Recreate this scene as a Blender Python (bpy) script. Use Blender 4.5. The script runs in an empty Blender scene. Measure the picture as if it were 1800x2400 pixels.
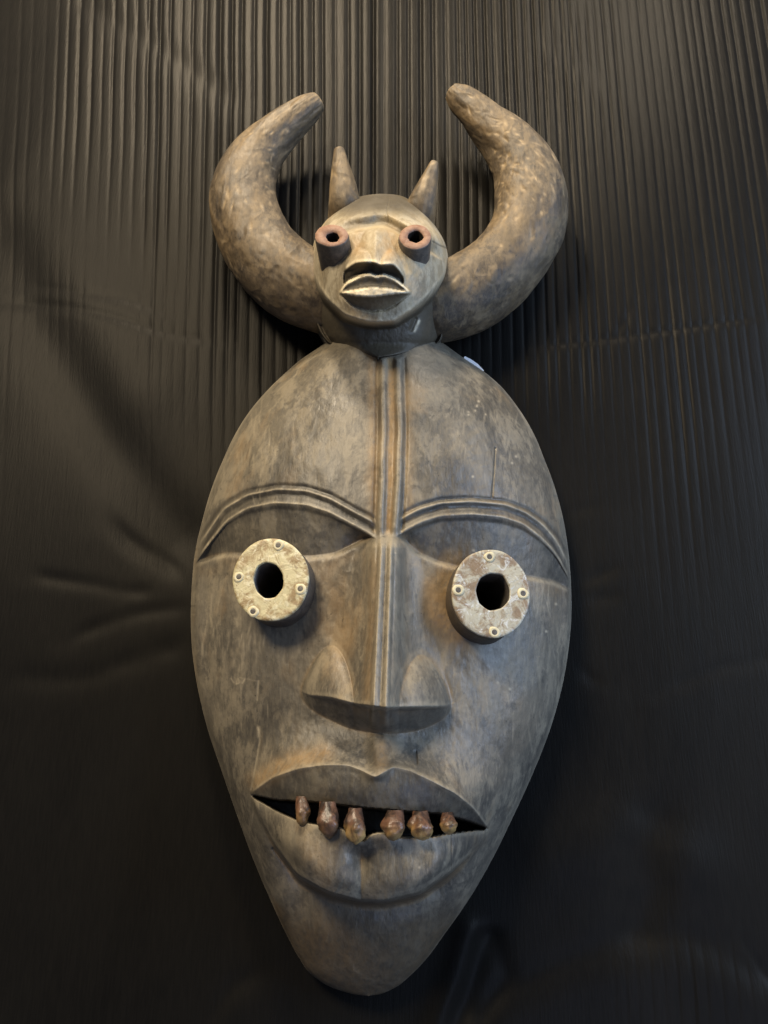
import bpy, math
import numpy as np
from mathutils import Vector

# ------------------------------------------------------------------ camera, world, light
S = bpy.context.scene
COL = S.collection
F = 1733.0                      # focal length in photo pixels (1800 x 2400)
D = 0.62                        # camera to backdrop, metres
TH = math.radians(18.0)         # camera looks up at the mask
CT, ST = math.cos(TH), math.sin(TH)

cam_d = bpy.data.cameras.new("camera")
cam = bpy.data.objects.new("camera", cam_d)
COL.objects.link(cam)
cam.location = (0, -D, 0)
cam.rotation_euler = (math.pi / 2 + TH, 0, 0)
cam_d.sensor_fit = 'VERTICAL'
cam_d.sensor_height = 36.0
cam_d.lens = 36.0 * F / 2400.0
cam_d.clip_start = 0.01
cam_d.clip_end = 50
S.camera = cam

W = bpy.data.worlds.new("World")
S.world = W
W.use_nodes = True
bg = W.node_tree.nodes["Background"]
bg.inputs[0].default_value = (0.75, 0.80, 1.0, 1)
bg.inputs[1].default_value = 0.10

S.view_settings.view_transform = 'Standard'
S.view_settings.look = 'None'
S.view_settings.exposure = 0.0
S.view_settings.gamma = 1.0


def area(name, loc, target, size, power, colour, size_y=None):
    d = bpy.data.lights.new(name, 'AREA')
    d.energy = power
    d.color = colour
    d.shape = 'RECTANGLE'
    d.size = size
    d.size_y = size_y or size
    o = bpy.data.objects.new(name, d)
    COL.objects.link(o)
    o.location = loc
    o.rotation_euler = (Vector(target) - Vector(loc)).to_track_quat('-Z', 'Y').to_euler()
    return o


area("ceiling_lamp_warm", (-0.25, -0.58, 1.38), (0.0, 0, 0.30), 0.16, 16.0, (1.0, 0.83, 0.60))
area("ceiling_lamp_side", (0.42, -0.50, 1.30), (0.10, 0, 0.40), 0.18, 5.0, (1.0, 0.86, 0.66))
area("front_fill_warm", (-0.75, -1.40, 1.10), (0.0, 0, 0.15), 0.4, 29.0, (1.0, 0.83, 0.59))  # added warm fill from the front left, evens out the light on the face
area("window_light", (1.25, -0.85, 0.45), (0.05, 0, 0.15), 0.40, 19.0, (0.52, 0.70, 1.0), 1.1)
area("floor_bounce", (0.60, -1.05, -0.65), (0.1, 0, 0.0), 0.6, 3.0, (0.43, 0.58, 1.0))


# ------------------------------------------------------------------ helpers
def unproj(px, py, h):
    """point on the ray of photo pixel (px, py) that stands h metres in front of the wall"""
    a = (np.asarray(px, float) - 900.0) / F
    b = (1200.0 - np.asarray(py, float)) / F
    t = (D - np.asarray(h, float)) / (CT - b * ST)
    return np.stack([a * t, -D + t * (CT - b * ST), t * (b * CT + ST)], -1)


def ray_plane(px, py, c, n):
    a = (np.asarray(px, float) - 900.0) / F
    b = (1200.0 - np.asarray(py, float)) / F
    d = np.stack([a, CT - b * ST, b * CT + ST], -1)
    o = np.array([0, -D, 0.0])
    t = ((np.asarray(c) - o) @ n) / (d @ n)
    return o + d * t[..., None]


def pix_of(P):
    P = np.asarray(P) - np.array([0, -D, 0.0])
    u = P[..., 2] * CT - P[..., 1] * ST
    f = P[..., 1] * CT + P[..., 2] * ST
    return 900 + F * P[..., 0] / f, 1200 - F * u / f


def sst(a, b, x):
    t = np.clip((x - a) / (b - a), 0, 1)
    return t * t * (3 - 2 * t)


def gs(x, s):
    return np.exp(-(x / s) ** 2)


def table(pts, sig, lo=-400, hi=2900):
    """smooth function through points (u, v)"""
    pts = sorted(pts)
    xs = np.arange(lo, hi, 1.0)
    v = np.interp(xs, [p[0] for p in pts], [p[1] for p in pts])
    if sig > 0:
        k = np.exp(-(np.arange(-4 * sig, 4 * sig + 1) / sig) ** 2 / 2)
        k /= k.sum()
        v = np.convolve(np.pad(v, len(k) // 2, mode='edge'), k, 'valid')[:len(xs)]
    return lambda q: np.interp(q, xs, v)


def hash2(ix, iy, seed):
    n = (ix * 374761393 + iy * 668265263 + seed * 1442695041) & 0x7fffffff
    n = ((n ^ (n >> 13)) * 1274126177) & 0x7fffffff
    return ((n ^ (n >> 16)) & 0xffff) / 65535.0


def noise(x, y, seed=0):
    x = np.asarray(x, float); y = np.asarray(y, float)
    ix = np.floor(x).astype(np.int64); iy = np.floor(y).astype(np.int64)
    fx = x - ix; fy = y - iy
    fx = fx * fx * (3 - 2 * fx); fy = fy * fy * (3 - 2 * fy)
    a = hash2(ix, iy, seed); b = hash2(ix + 1, iy, seed)
    c = hash2(ix, iy + 1, seed); d = hash2(ix + 1, iy + 1, seed)
    return (a * (1 - fx) + b * fx) * (1 - fy) + (c * (1 - fx) + d * fx) * fy


def fbm(x, y, seed=0, n=4):
    s = 0; w = 0.5; t = 0
    for k in range(n):
        s = s + w * noise(x * 2 ** k, y * 2 ** k, seed + k * 17)
        t += w; w *= 0.5
    return s / t * 2 - 1


def box(a, r, axis):
    n = a.shape[axis]
    p = np.pad(a, [(r + 1, r) if k == axis else (0, 0) for k in range(2)], mode='edge')
    c = np.cumsum(p, axis)
    hi = np.take(c, np.arange(2 * r + 1, 2 * r + 1 + n), axis)
    lo = np.take(c, np.arange(0, n), axis)
    return (hi - lo) / (2 * r + 1)


def blur(a, r, r2=None):
    r2 = r2 or r
    for _ in range(2):
        a = box(box(a, r, 0), r2, 1)
    return a


def seg_dist(X, Y, pts):
    best = np.full(np.shape(X), 1e9)
    for (x0, y0), (x1, y1) in zip(pts[:-1], pts[1:]):
        dx, dy = x1 - x0, y1 - y0
        t = np.clip(((X - x0) * dx + (Y - y0) * dy) / (dx * dx + dy * dy), 0, 1)
        best = np.minimum(best, np.hypot(X - x0 - t * dx, Y - y0 - t * dy))
    return best


def mesh_obj(name, V, faces, mat, parent=None, smooth=True, marks=None, mat_idx=None):
    m = bpy.data.meshes.new(name)
    V = np.asarray(V, np.float32).reshape(-1, 3)
    if isinstance(faces, np.ndarray):
        nf, k = faces.shape
        m.vertices.add(len(V)); m.vertices.foreach_set('co', V.ravel())
        m.loops.add(nf * k); m.loops.foreach_set('vertex_index', faces.ravel().astype(np.int32))
        m.polygons.add(nf)
        m.polygons.foreach_set('loop_start', np.arange(0, nf * k, k, dtype=np.int32))
        m.polygons.foreach_set('loop_total', np.full(nf, k, dtype=np.int32))
        m.update(calc_edges=True)
    else:
        m.from_pydata([tuple(map(float, v)) for v in V], [], faces)
        m.update()
    m.validate()
    for mt in (mat if isinstance(mat, (list, tuple)) else [mat]):
        m.materials.append(mt)
    if mat_idx is not None:
        m.polygons.foreach_set('material_index', np.asarray(mat_idx, np.int32))
    if smooth:
        m.polygons.foreach_set('use_smooth', np.ones(len(m.polygons), bool))
    if marks is not None:
        at = m.attributes.new('marks', 'FLOAT_COLOR', 'POINT')
        c = np.ones((len(V), 4), np.float32)
        c[:, :3] = marks
        at.data.foreach_set('color', c.ravel())
    o = bpy.data.objects.new(name, m)
    COL.objects.link(o)
    if parent:
        o.parent = parent
        if parent.type == 'MESH' or parent.type == 'EMPTY':
            o.matrix_parent_inverse = parent.matrix_world.inverted() if False else o.matrix_parent_inverse
    return o


def grid_faces(nr, nc, wrap=False):
    i = np.arange(nr - 1)[:, None]
    j = np.arange(nc if wrap else nc - 1)[None, :]
    j2 = (j + 1) % nc
    f = np.stack([i * nc + j, i * nc + j2, (i + 1) * nc + j2, (i + 1) * nc + j], -1)
    return f.reshape(-1, 4)


# ------------------------------------------------------------------ materials
def new_mat(name):
    m = bpy.data.materials.new(name)
    m.use_nodes = True
    nt = m.node_tree
    for n in list(nt.nodes):
        nt.nodes.remove(n)
    out = nt.nodes.new('ShaderNodeOutputMaterial')
    b = nt.nodes.new('ShaderNodeBsdfPrincipled')
    nt.links.new(b.outputs[0], out.inputs[0])
    return m, nt, b


class NT:
    def __init__(s, nt):
        s.nt = nt
        s.co = nt.nodes.new('ShaderNodeTexCoord').outputs['Object']

    def link(s, a, b):
        s.nt.links.new(a, b)

    def noise(s, scale, detail=4, rough=0.6, stretch=(1, 1, 1), dist=0.0, loc=(0, 0, 0)):
        mp = s.nt.nodes.new('ShaderNodeMapping')
        mp.inputs['Scale'].default_value = stretch
        mp.inputs['Location'].default_value = loc
        s.link(s.co, mp.inputs['Vector'])
        n = s.nt.nodes.new('ShaderNodeTexNoise')
        n.inputs['Scale'].default_value = scale
        n.inputs['Detail'].default_value = detail
        n.inputs['Roughness'].default_value = rough
        n.inputs['Distortion'].default_value = dist
        s.link(mp.outputs[0], n.inputs['Vector'])
        return n.outputs['Fac']

    def ramp(s, v, p0, p1, c0=0.0, c1=1.0):
        r = s.nt.nodes.new('ShaderNodeMapRange')
        r.interpolation_type = 'SMOOTHSTEP'
        r.inputs['From Min'].default_value = p0
        r.inputs['From Max'].default_value = p1
        r.inputs['To Min'].default_value = c0
        r.inputs['To Max'].default_value = c1
        s.link(v, r.inputs['Value'])
        return r.outputs[0]

    def math(s, op, a, b):
        m = s.nt.nodes.new('ShaderNodeMath')
        m.operation = op
        for k, v in enumerate((a, b)):
            if isinstance(v, (int, float)):
                m.inputs[k].default_value = v
            else:
                s.link(v, m.inputs[k])
        return m.outputs[0]

    def mix(s, f, a, b, mode='MIX'):
        m = s.nt.nodes.new('ShaderNodeMix')
        m.data_type = 'RGBA'
        m.blend_type = mode
        for k, v in ((0, f), (6, a), (7, b)):
            if isinstance(v, (int, float)):
                m.inputs[k].default_value = v
            elif isinstance(v, tuple):
                m.inputs[k].default_value = v + (1,)
            else:
                s.link(v, m.inputs[k])
        return m.outputs[2]

    def bump(s, h, strength, dist, normal=None):
        b = s.nt.nodes.new('ShaderNodeBump')
        b.inputs['Strength'].default_value = strength
        b.inputs['Distance'].default_value = dist
        s.link(h, b.inputs['Height'])
        if normal is not None:
            s.link(normal, b.inputs['Normal'])
        return b.outputs[0]


def wood_mat(name, dark, mid, pale, ochre, rough=0.5, strokes=0.5, use_marks=True, facet=0.10, soot_shade_k=0.42):
    m, nt, b = new_mat(name)
    n = NT(nt)
    big = n.noise(15, 7, 0.68, (1, 1, 0.7), 0.15)
    med = n.noise(58, 7, 0.72, (1, 1, 0.5), 0.2, (3, 1, 2))
    fine = n.noise(420, 4, 0.65, (1, 1, 0.22), 0.2)
    grain = n.noise(900, 3, 0.7, (1, 1, 1), 0.0, (1, 5, 2))
    streak = n.noise(95, 5, 0.7, (1.6, 1.0, 0.16), 0.5, (7, 3, 1))
    c = n.mix(n.ramp(big, 0.36, 0.64), dark, mid)
    c = n.mix(n.ramp(med, 0.48, 0.60, 0, 0.62), c, pale)
    c = n.mix(n.ramp(n.noise(24, 4, 0.6, (1, 1, 0.6), 0.15, (9, 2, 5)), 0.53, 0.70, 0, 0.35), c, ochre)
    c = n.mix(n.math('MULTIPLY', n.ramp(streak, 0.58, 0.72, 0, strokes),
                     n.ramp(n.noise(14, 3, 0.6, (1, 1, 1), 0, (4, 4, 8)), 0.45, 0.62)), c, pale)
    c = n.mix(n.ramp(fine, 0.40, 0.66, 0.0, 0.50), c, n.mix(0.6, c, pale))
    c = n.mix(n.ramp(n.noise(70, 6, 0.7, (1, 1, 0.8), 0.4, (2, 8, 8)), 0.55, 0.66, 0, 0.65), c, dark)
    gl = n.noise(300, 4, 0.7, (1, 0.6, 0.045), 0.1, (6, 1, 4))
    c = n.mix(n.math('MULTIPLY', n.ramp(gl, 0.56, 0.68), n.ramp(n.noise(20, 3, 0.6, (1, 1, 0.6), 0, (8, 8, 1)), 0.45, 0.62, 0.0, 0.38)), c, tuple(v * 0.5 for v in dark))
    pit = n.noise(520, 2, 0.5, (1, 1, 0.6), 0, (1, 9, 4))
    c = n.mix(n.ramp(pit, 0.70, 0.76, 0, 0.7), c, tuple(v * 0.4 for v in dark))
    rgh = n.ramp(med, 0.3, 0.75, rough - 0.07, rough + 0.14)
    if use_marks:
        a = nt.nodes.new('ShaderNodeAttribute')
        a.attribute_name = 'marks'
        sep = nt.nodes.new('ShaderNodeSeparateColor')
        nt.links.new(a.outputs['Color'], sep.inputs[0])
        brk = n.ramp(n.noise(210, 4, 0.7, (1, 1, 0.6), 0.3, (5, 5, 5)), 0.28, 0.62, 0.35, 1.0)
        wear = n.math('MULTIPLY', sep.outputs[0], brk)
        c = n.mix(sep.outputs[2], c, tuple(v * soot_shade_k for v in dark))  # third channel carries painted shade as well as real dark stains
        c = n.mix(n.math('MULTIPLY', sep.outputs[1], brk), c, ochre)
        c = n.mix(wear, c, tuple(min(1, v * 1.75) for v in pale))
    b.inputs['Roughness'].default_value = rough
    n.link(c, b.inputs['Base Color'])
    n.link(rgh, b.inputs['Roughness'])
    b.inputs['Specular IOR Level'].default_value = 0.45
    vo = nt.nodes.new('ShaderNodeTexVoronoi')
    vo.feature = 'SMOOTH_F1'
    vo.inputs['Scale'].default_value = 75
    vo.inputs['Smoothness'].default_value = 0.25
    mpv = nt.nodes.new('ShaderNodeMapping')
    mpv.inputs['Scale'].default_value = (1, 0.5, 0.42)
    wv = n.mix(0.06, n.co, n.mix(1.0, (0, 0, 0), n.noise(30, 2)))
    nt.links.new(wv, mpv.inputs['Vector'])
    nt.links.new(mpv.outputs[0], vo.inputs['Vector'])
    nn = n.bump(vo.outputs['Distance'], facet, 0.0030)
    nn = n.bump(med, 0.35, 0.0016, nn)
    nn = n.bump(fine, 0.30, 0.0005, nn)
    nn = n.bump(n.math('SUBTRACT', 1.0, n.ramp(gl, 0.54, 0.68)), 0.15, 0.0005, nn)
    nn = n.bump(grain, 0.22, 0.0003, nn)
    n.link(nn, b.inputs['Normal'])
    return m


M_FACE = wood_mat('aged_dark_wood', (0.074, 0.067, 0.055), (0.152, 0.134, 0.102), (0.250, 0.214, 0.152), (0.30, 0.195, 0.09), 0.43, 0.95, True, 0.16)
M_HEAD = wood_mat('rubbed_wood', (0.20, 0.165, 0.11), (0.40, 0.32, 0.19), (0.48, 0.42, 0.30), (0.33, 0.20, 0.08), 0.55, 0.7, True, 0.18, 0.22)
M_HORN = wood_mat('horn_wood', (0.044, 0.034, 0.024), (0.102, 0.076, 0.047), (0.21, 0.155, 0.088), (0.20, 0.135, 0.062), 0.58, 0.9, True, 0.5)
M_BLOCK = wood_mat('blackened_wood', (0.035, 0.030, 0.026), (0.06, 0.05, 0.042), (0.10, 0.085, 0.065), (0.10, 0.07, 0.04), 0.5, 0.3, False)


def plain(name, col, rough, spec=0.4, col2=None, scale=60, bumpd=0.0005, p=(0.4, 0.65)):
    m, nt, b = new_mat(name)
    n = NT(nt)
    v = n.noise(scale, 5, 0.65, (1, 1, 1), 0.6)
    n.link(n.mix(n.ramp(v, *p), col, col2 or tuple(x * 0.6 for x in col)), b.inputs['Base Color'])
    b.inputs['Roughness'].default_value = rough
    b.inputs['Specular IOR Level'].default_value = spec
    n.link(n.bump(n.noise(scale * 5, 4), 0.4, bumpd), b.inputs['Normal'])
    return m


def plate_mat(name, c1, c2, c3):
    m, nt, b = new_mat(name)
    n = NT(nt)
    c = n.mix(n.ramp(n.noise(60, 5, 0.7, (1, 1, 1), 1.2), 0.42, 0.60), c1, c2)
    c = n.mix(n.ramp(n.noise(140, 4, 0.7, (1, 1, 1), 1.0, (2, 3, 4)), 0.52, 0.66, 0, 0.8), c, c3)
    c = n.mix(n.ramp(n.noise(230, 3, 0.6, (1, 1, 1), 0.4, (7, 3, 1)), 0.60, 0.70, 0, 0.7), c, (0.17, 0.115, 0.06))
    n.link(c, b.inputs['Base Color'])
    b.inputs['Roughness'].default_value = 0.42
    nn = n.bump(n.noise(120, 5, 0.65, (1, 1, 1), 1.0), 0.6, 0.0010)
    n.link(nn, b.inputs['Normal'])
    return m


M_PLATE = plate_mat('yellowed_tin', (0.52, 0.465, 0.275), (0.27, 0.19, 0.09), (0.64, 0.60, 0.42))
M_PLATE2 = plate_mat('grey_mottled_tin', (0.42, 0.40, 0.31), (0.23, 0.165, 0.10), (0.60, 0.62, 0.60))
M_COLLAR = plain('bare_cream_paint', (0.62, 0.56, 0.37), 0.45, col2=(0.52, 0.46, 0.29), scale=200)
M_NAIL = plain('dull_nail_head', (0.12, 0.11, 0.09), 0.4, col2=(0.06, 0.05, 0.045), scale=300)
M_TUBE = wood_mat('dark_tube_wood', (0.055, 0.048, 0.042), (0.085, 0.075, 0.062), (0.16, 0.13, 0.10), (0.14, 0.09, 0.05), 0.5, 0.2, False)
M_CUT = plain('raw_cut_wood', (0.30, 0.185, 0.13), 0.6, 0.2, col2=(0.22, 0.12, 0.08), scale=160)
M_DARK = plain('dark_hole_inside', (0.018, 0.014, 0.011), 0.8, 0.1)  # near-black colour stands in for the shade inside the eye tubes
M_PAPER = plain('white_paper', (0.85, 0.85, 0.86), 0.7, 0.2, col2=(0.8, 0.8, 0.82))


def tooth_mat():
    m, nt, b = new_mat('stained_tooth')
    n = NT(nt)
    a = nt.nodes.new('ShaderNodeAttribute')
    a.attribute_name = 'marks'
    sep = nt.nodes.new('ShaderNodeSeparateColor')
    nt.links.new(a.outputs['Color'], sep.inputs[0])
    c = n.mix(n.ramp(n.noise(130, 5, 0.7, (1, 1, 0.4), 0.8), 0.38, 0.62), (0.024, 0.016, 0.012), (0.125, 0.064, 0.038))
    f = n.math('MULTIPLY', sep.outputs[0], n.ramp(n.noise(90, 3, 0.6, (1, 1, 0.6), 0.6, (3, 4, 1)), 0.36, 0.56, 0.1, 1.0))
    c = n.mix(f, c, (0.52, 0.33, 0.12))
    n.link(c, b.inputs['Base Color'])
    b.inputs['Roughness'].default_value = 0.36
    b.inputs['Specular IOR Level'].default_value = 0.5
    n.link(n.bump(n.noise(150, 4, 0.6, (1, 1, 0.3)), 0.5, 0.0012), b.inputs['Normal'])
    return m


M_TOOTH = tooth_mat()


def cloth_mat():
    m, nt, b = new_mat('black_crinkle_cloth')
    n = NT(nt)
    c = n.mix(n.ramp(n.noise(5, 4, 0.6, (1, 1, 0.5), 0.5), 0.35, 0.65), (0.0042, 0.0041, 0.0040), (0.0072, 0.0068, 0.0060))
    thread = n.noise(700, 2, 0.6, (1, 1, 0.08))
    spk = n.noise(1500, 2, 0.7)
    c = n.mix(n.ramp(thread, 0.3, 0.7, 0, 0.45), c, n.mix(0.5, c, (0.014, 0.0125, 0.0105)))
    n.link(c, b.inputs['Base Color'])
    b.inputs['Roughness'].default_value = 0.44
    b.inputs['Specular IOR Level'].default_value = 0.085
    b.inputs['Specular Tint'].default_value = (1.0, 0.95, 0.86, 1)
    b.inputs['Sheen Weight'].default_value = 0.015
    b.inputs['Sheen Roughness'].default_value = 0.5
    nn = n.bump(thread, 0.35, 0.0005)
    nn = n.bump(spk, 0.25, 0.0003, nn)
    n.link(nn, b.inputs['Normal'])
    return m


M_CLOTH = cloth_mat()


# ------------------------------------------------------------------ backdrop cloth
def backdrop():
    def axis(a, b, n, lo, hi, m):
        return np.concatenate([np.linspace(lo, a, m, endpoint=False), np.linspace(a, b, n), np.linspace(b, hi, m + 1)[1:]])
    xs = axis(-0.46, 0.46, 1300, -1.1, 1.1, 40)
    zs = axis(-0.22, 0.84, 330, -0.8, 1.5, 30)
    X, Z = np.meshgrid(xs, zs)
    PX, PY = pix_of(np.stack([X, 0 * X, Z], -1))
    # irregular gathered pleats that run straight down the cloth
    rng = np.random.RandomState(4)
    wob = 0.0016 * fbm(X * 9 + 3, Z * 5, 3, 3)
    # the cloth is gathered a little tighter towards the bottom, more so at the left
    xx = X / (1 + 0.52 * np.clip(Z, -0.4, 1.2) * (0.75 - 0.55 * sst(-0.05, 0.35, X))) + wob * 0.7
    edges = [-1.2]
    while edges[-1] < 1.2:
        edges.append(edges[-1] + rng.uniform(0.0082, 0.0118))
    edges = np.array(edges)
    dep = rng.uniform(0.1, 1.0, len(edges)) ** 0.8 * (1 + 0.5 * (rng.rand(len(edges)) > 0.85))
    k = np.clip(np.searchsorted(edges, xx) - 1, 0, len(edges) - 2)
    t = (xx - edges[k]) / (edges[k + 1] - edges[k])
    groove = gs(t, 0.17) * dep[k] + gs(1 - t, 0.17) * dep[k + 1]
    lobe = 0.35 * np.sin(np.pi * t) ** 0.7 + 0.05 * np.sin(t * 7 + k)
    local = 0.35 + 0.65 * sst(-0.25, 0.35, fbm(X * 7, Z * 2.2 + 7, 11, 3))
    amp = sst(1100, 150, PY) * 0.95 + 0.05 * sst(1700, 1000, PY) + 0.01
    amp = amp * (0.20 + 0.80 * sst(60, 560, PX) * (0.3 + 0.7 * sst(1560, 1250, PX))) * local
    amp = amp + 0.40 * gs(PX - 1600, 90) * gs(PY - 850, 330) + 0.30 * gs(PX - 1330, 130) * gs(PY - 780, 160)
    amp = amp + 0.18 * gs(PX - 1650, 160) * gs(PY - 2330, 120)
    # smoothed patches where the cloth is stretched
    amp = amp * (1 - 0.45 * gs(seg_dist(PX, PY, [(230, 20), (430, 150), (560, 260)]), 38))
    amp = amp * (1 - 0.6 * gs(seg_dist(PX, PY, [(1360, 0), (1290, 90), (1400, 200)]), 34))
    amp = amp * (1 - 0.8 * gs(seg_dist(PX, PY, [(120, 560), (300, 640), (250, 900)]), 130))
    H = 0.0025 * amp * (lobe - 1.25 * groove)
    # soft swells and creases
    H = H - 0.0018 * gs(seg_dist(PX, PY, [(200, 0), (430, 150), (520, 220)]), 30)
    H = H + 0.0026 * fbm(X * 3.1 + 5, Z * 2.4, 21, 3) + 0.0007 * fbm(X * 14, Z * 6, 31, 3)

    def crease(pts, w, a, step=0.0, rise=3.2, fall=130.0):
        """narrow valley, with the cloth below it standing a little prouder"""
        nonlocal H
        pts = np.array(sorted(pts), float)
        qx = np.linspace(pts[0, 0], pts[-1, 0], 40)
        qy = np.interp(qx, pts[:, 0], pts[:, 1])
        kk = np.exp(-(np.arange(-6, 7) / 3.0) ** 2 / 2); kk /= kk.sum()
        qy = np.convolve(np.pad(qy, 6, mode='reflect', reflect_type='odd'), kk, 'valid')
        pts = np.stack([qx, qy], -1)[::2]
        dd = seg_dist(PX, PY, pts)
        o = np.argsort(pts[:, 0])
        yl = np.interp(PX, pts[o, 0], pts[o, 1])
        ends = np.exp(-(np.maximum(0, np.maximum(pts[:, 0].min() - PX, PX - pts[:, 0].max())) / 50) ** 2)
        below = PY - yl
        fade = sst(pts[0, 0], pts[0, 0] + 70, PX) * sst(pts[-1, 0], pts[-1, 0] - 60, PX)
        fade = np.maximum(fade, (pts[-1, 0] > 1790) * sst(pts[0, 0], pts[0, 0] + 70, PX))
        H = H - 0.42 * a * gs(dd, w * 1.0) * fade * (0.4 + 0.9 * noise(PX / 70, PY / 70, int(pts[0, 0]) + 5))
        H = H + step * ends * 0.33 * np.where(below > 0, np.exp(-below / fall) * sst(0, w * rise, below), 0)
    crease([(0, 705), (100, 712), (250, 742), (420, 790), (520, 800)], 9, 0.0016, 0.0022)
    crease([(60, 665), (180, 690), (300, 705), (400, 738)], 8, 0.0012, 0.0014)
    crease([(1250, 812), (1330, 805), (1460, 790), (1640, 765), (1800, 740)], 6, 0.0016, 0.0016)
    crease([(1400, 880), (1440, 790), (1505, 690)], 9, 0.0018)
    crease([(230, 1205), (330, 1290), (450, 1350)], 22, 0.0035, 0.0015)
    crease([(60, 1345), (220, 1370), (300, 1388), (380, 1385)], 14, 0.0022, 0.001)
    crease([(150, 1500), (250, 1460), (330, 1435), (460, 1420)], 16, 0.002, 0.0015)
    crease([(0, 1590), (200, 1590), (330, 1540), (460, 1500)], 24, 0.002, 0.0015)
    crease([(1330, 1200), (1370, 1190), (1420, 1183)], 12, 0.003, 0.0018)
    crease([(1340, 1370), (1400, 1348), (1470, 1322)], 13, 0.0025, 0.002)
    crease([(1340, 1560), (1390, 1590), (1430, 1600)], 14, 0.003, 0.002)
    crease([(1540, 1620), (1620, 1590), (1700, 1560), (1800, 1540)], 14, 0.0015, 0.003)
    crease([(1340, 1410), (1420, 1400), (1480, 1395)], 16, 0.002, 0.001)
    crease([(1000, 2400), (1130, 2340), (1300, 2255), (1440, 2210), (1560, 2172), (1700, 2220), (1820, 2300)], 30, 0.0024, 0.012, 3.4, 160.0)
    H = H - 0.004 * gs(seg_dist(PX, PY, [(1500, 2170), (1530, 2080), (1505, 1990), (1530, 1930)]), 60)
    H = H - 0.002 * gs(seg_dist(PX, PY, [(1160, 2200), (1185, 2290), (1130, 2380)]), 26)
    crease([(480, 2400), (540, 2310), (640, 2260)], 26, 0.002, 0.006)
    crease([(1740, 2200), (1780, 2260), (1830, 2330)], 12, 0.002, 0.003)
    H = H + 0.0045 * gs(seg_dist(PX, PY, [(1095, 2180), (1065, 2290), (1010, 2440)]), 30)
    H = H - 0.0030 * gs(seg_dist(PX, PY, [(1140, 2200), (1110, 2290), (1060, 2440)]), 26)
    # two broad folds hanging at the left
    H = H - 0.0040 * gs(seg_dist(PX, PY, [(0, 560), (90, 760), (240, 1010), (420, 1250)]), 70)
    H = H + 0.0035 * gs(seg_dist(PX, PY, [(60, 420), (200, 660), (330, 900)]), 110)
    H = H + 0.004 * gs(seg_dist(PX, PY, [(1290, 2000), (1480, 1950)]), 90) + 0.004 * gs(np.hypot(PX - 1600, PY - 2030), 90)
    P = np.stack([X, -H, Z], -1)
    o = mesh_obj('backdrop_cloth', P, grid_faces(len(zs), len(xs))[:, ::-1], M_CLOTH)
    o['kind'] = 'structure'
    o['label'] = 'black pleated cloth hanging flat behind the horned mask'
    return o


backdrop()

# ------------------------------------------------------------------ the mask
mask = bpy.data.objects.new('horned_mask', None)
COL.objects.link(mask)
mask.empty_display_size = 0.05
mask['label'] = 'carved dark wooden face mask with plated eyes, teeth and a small horned head'
mask['category'] = 'mask'

RIM = 0.020


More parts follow.
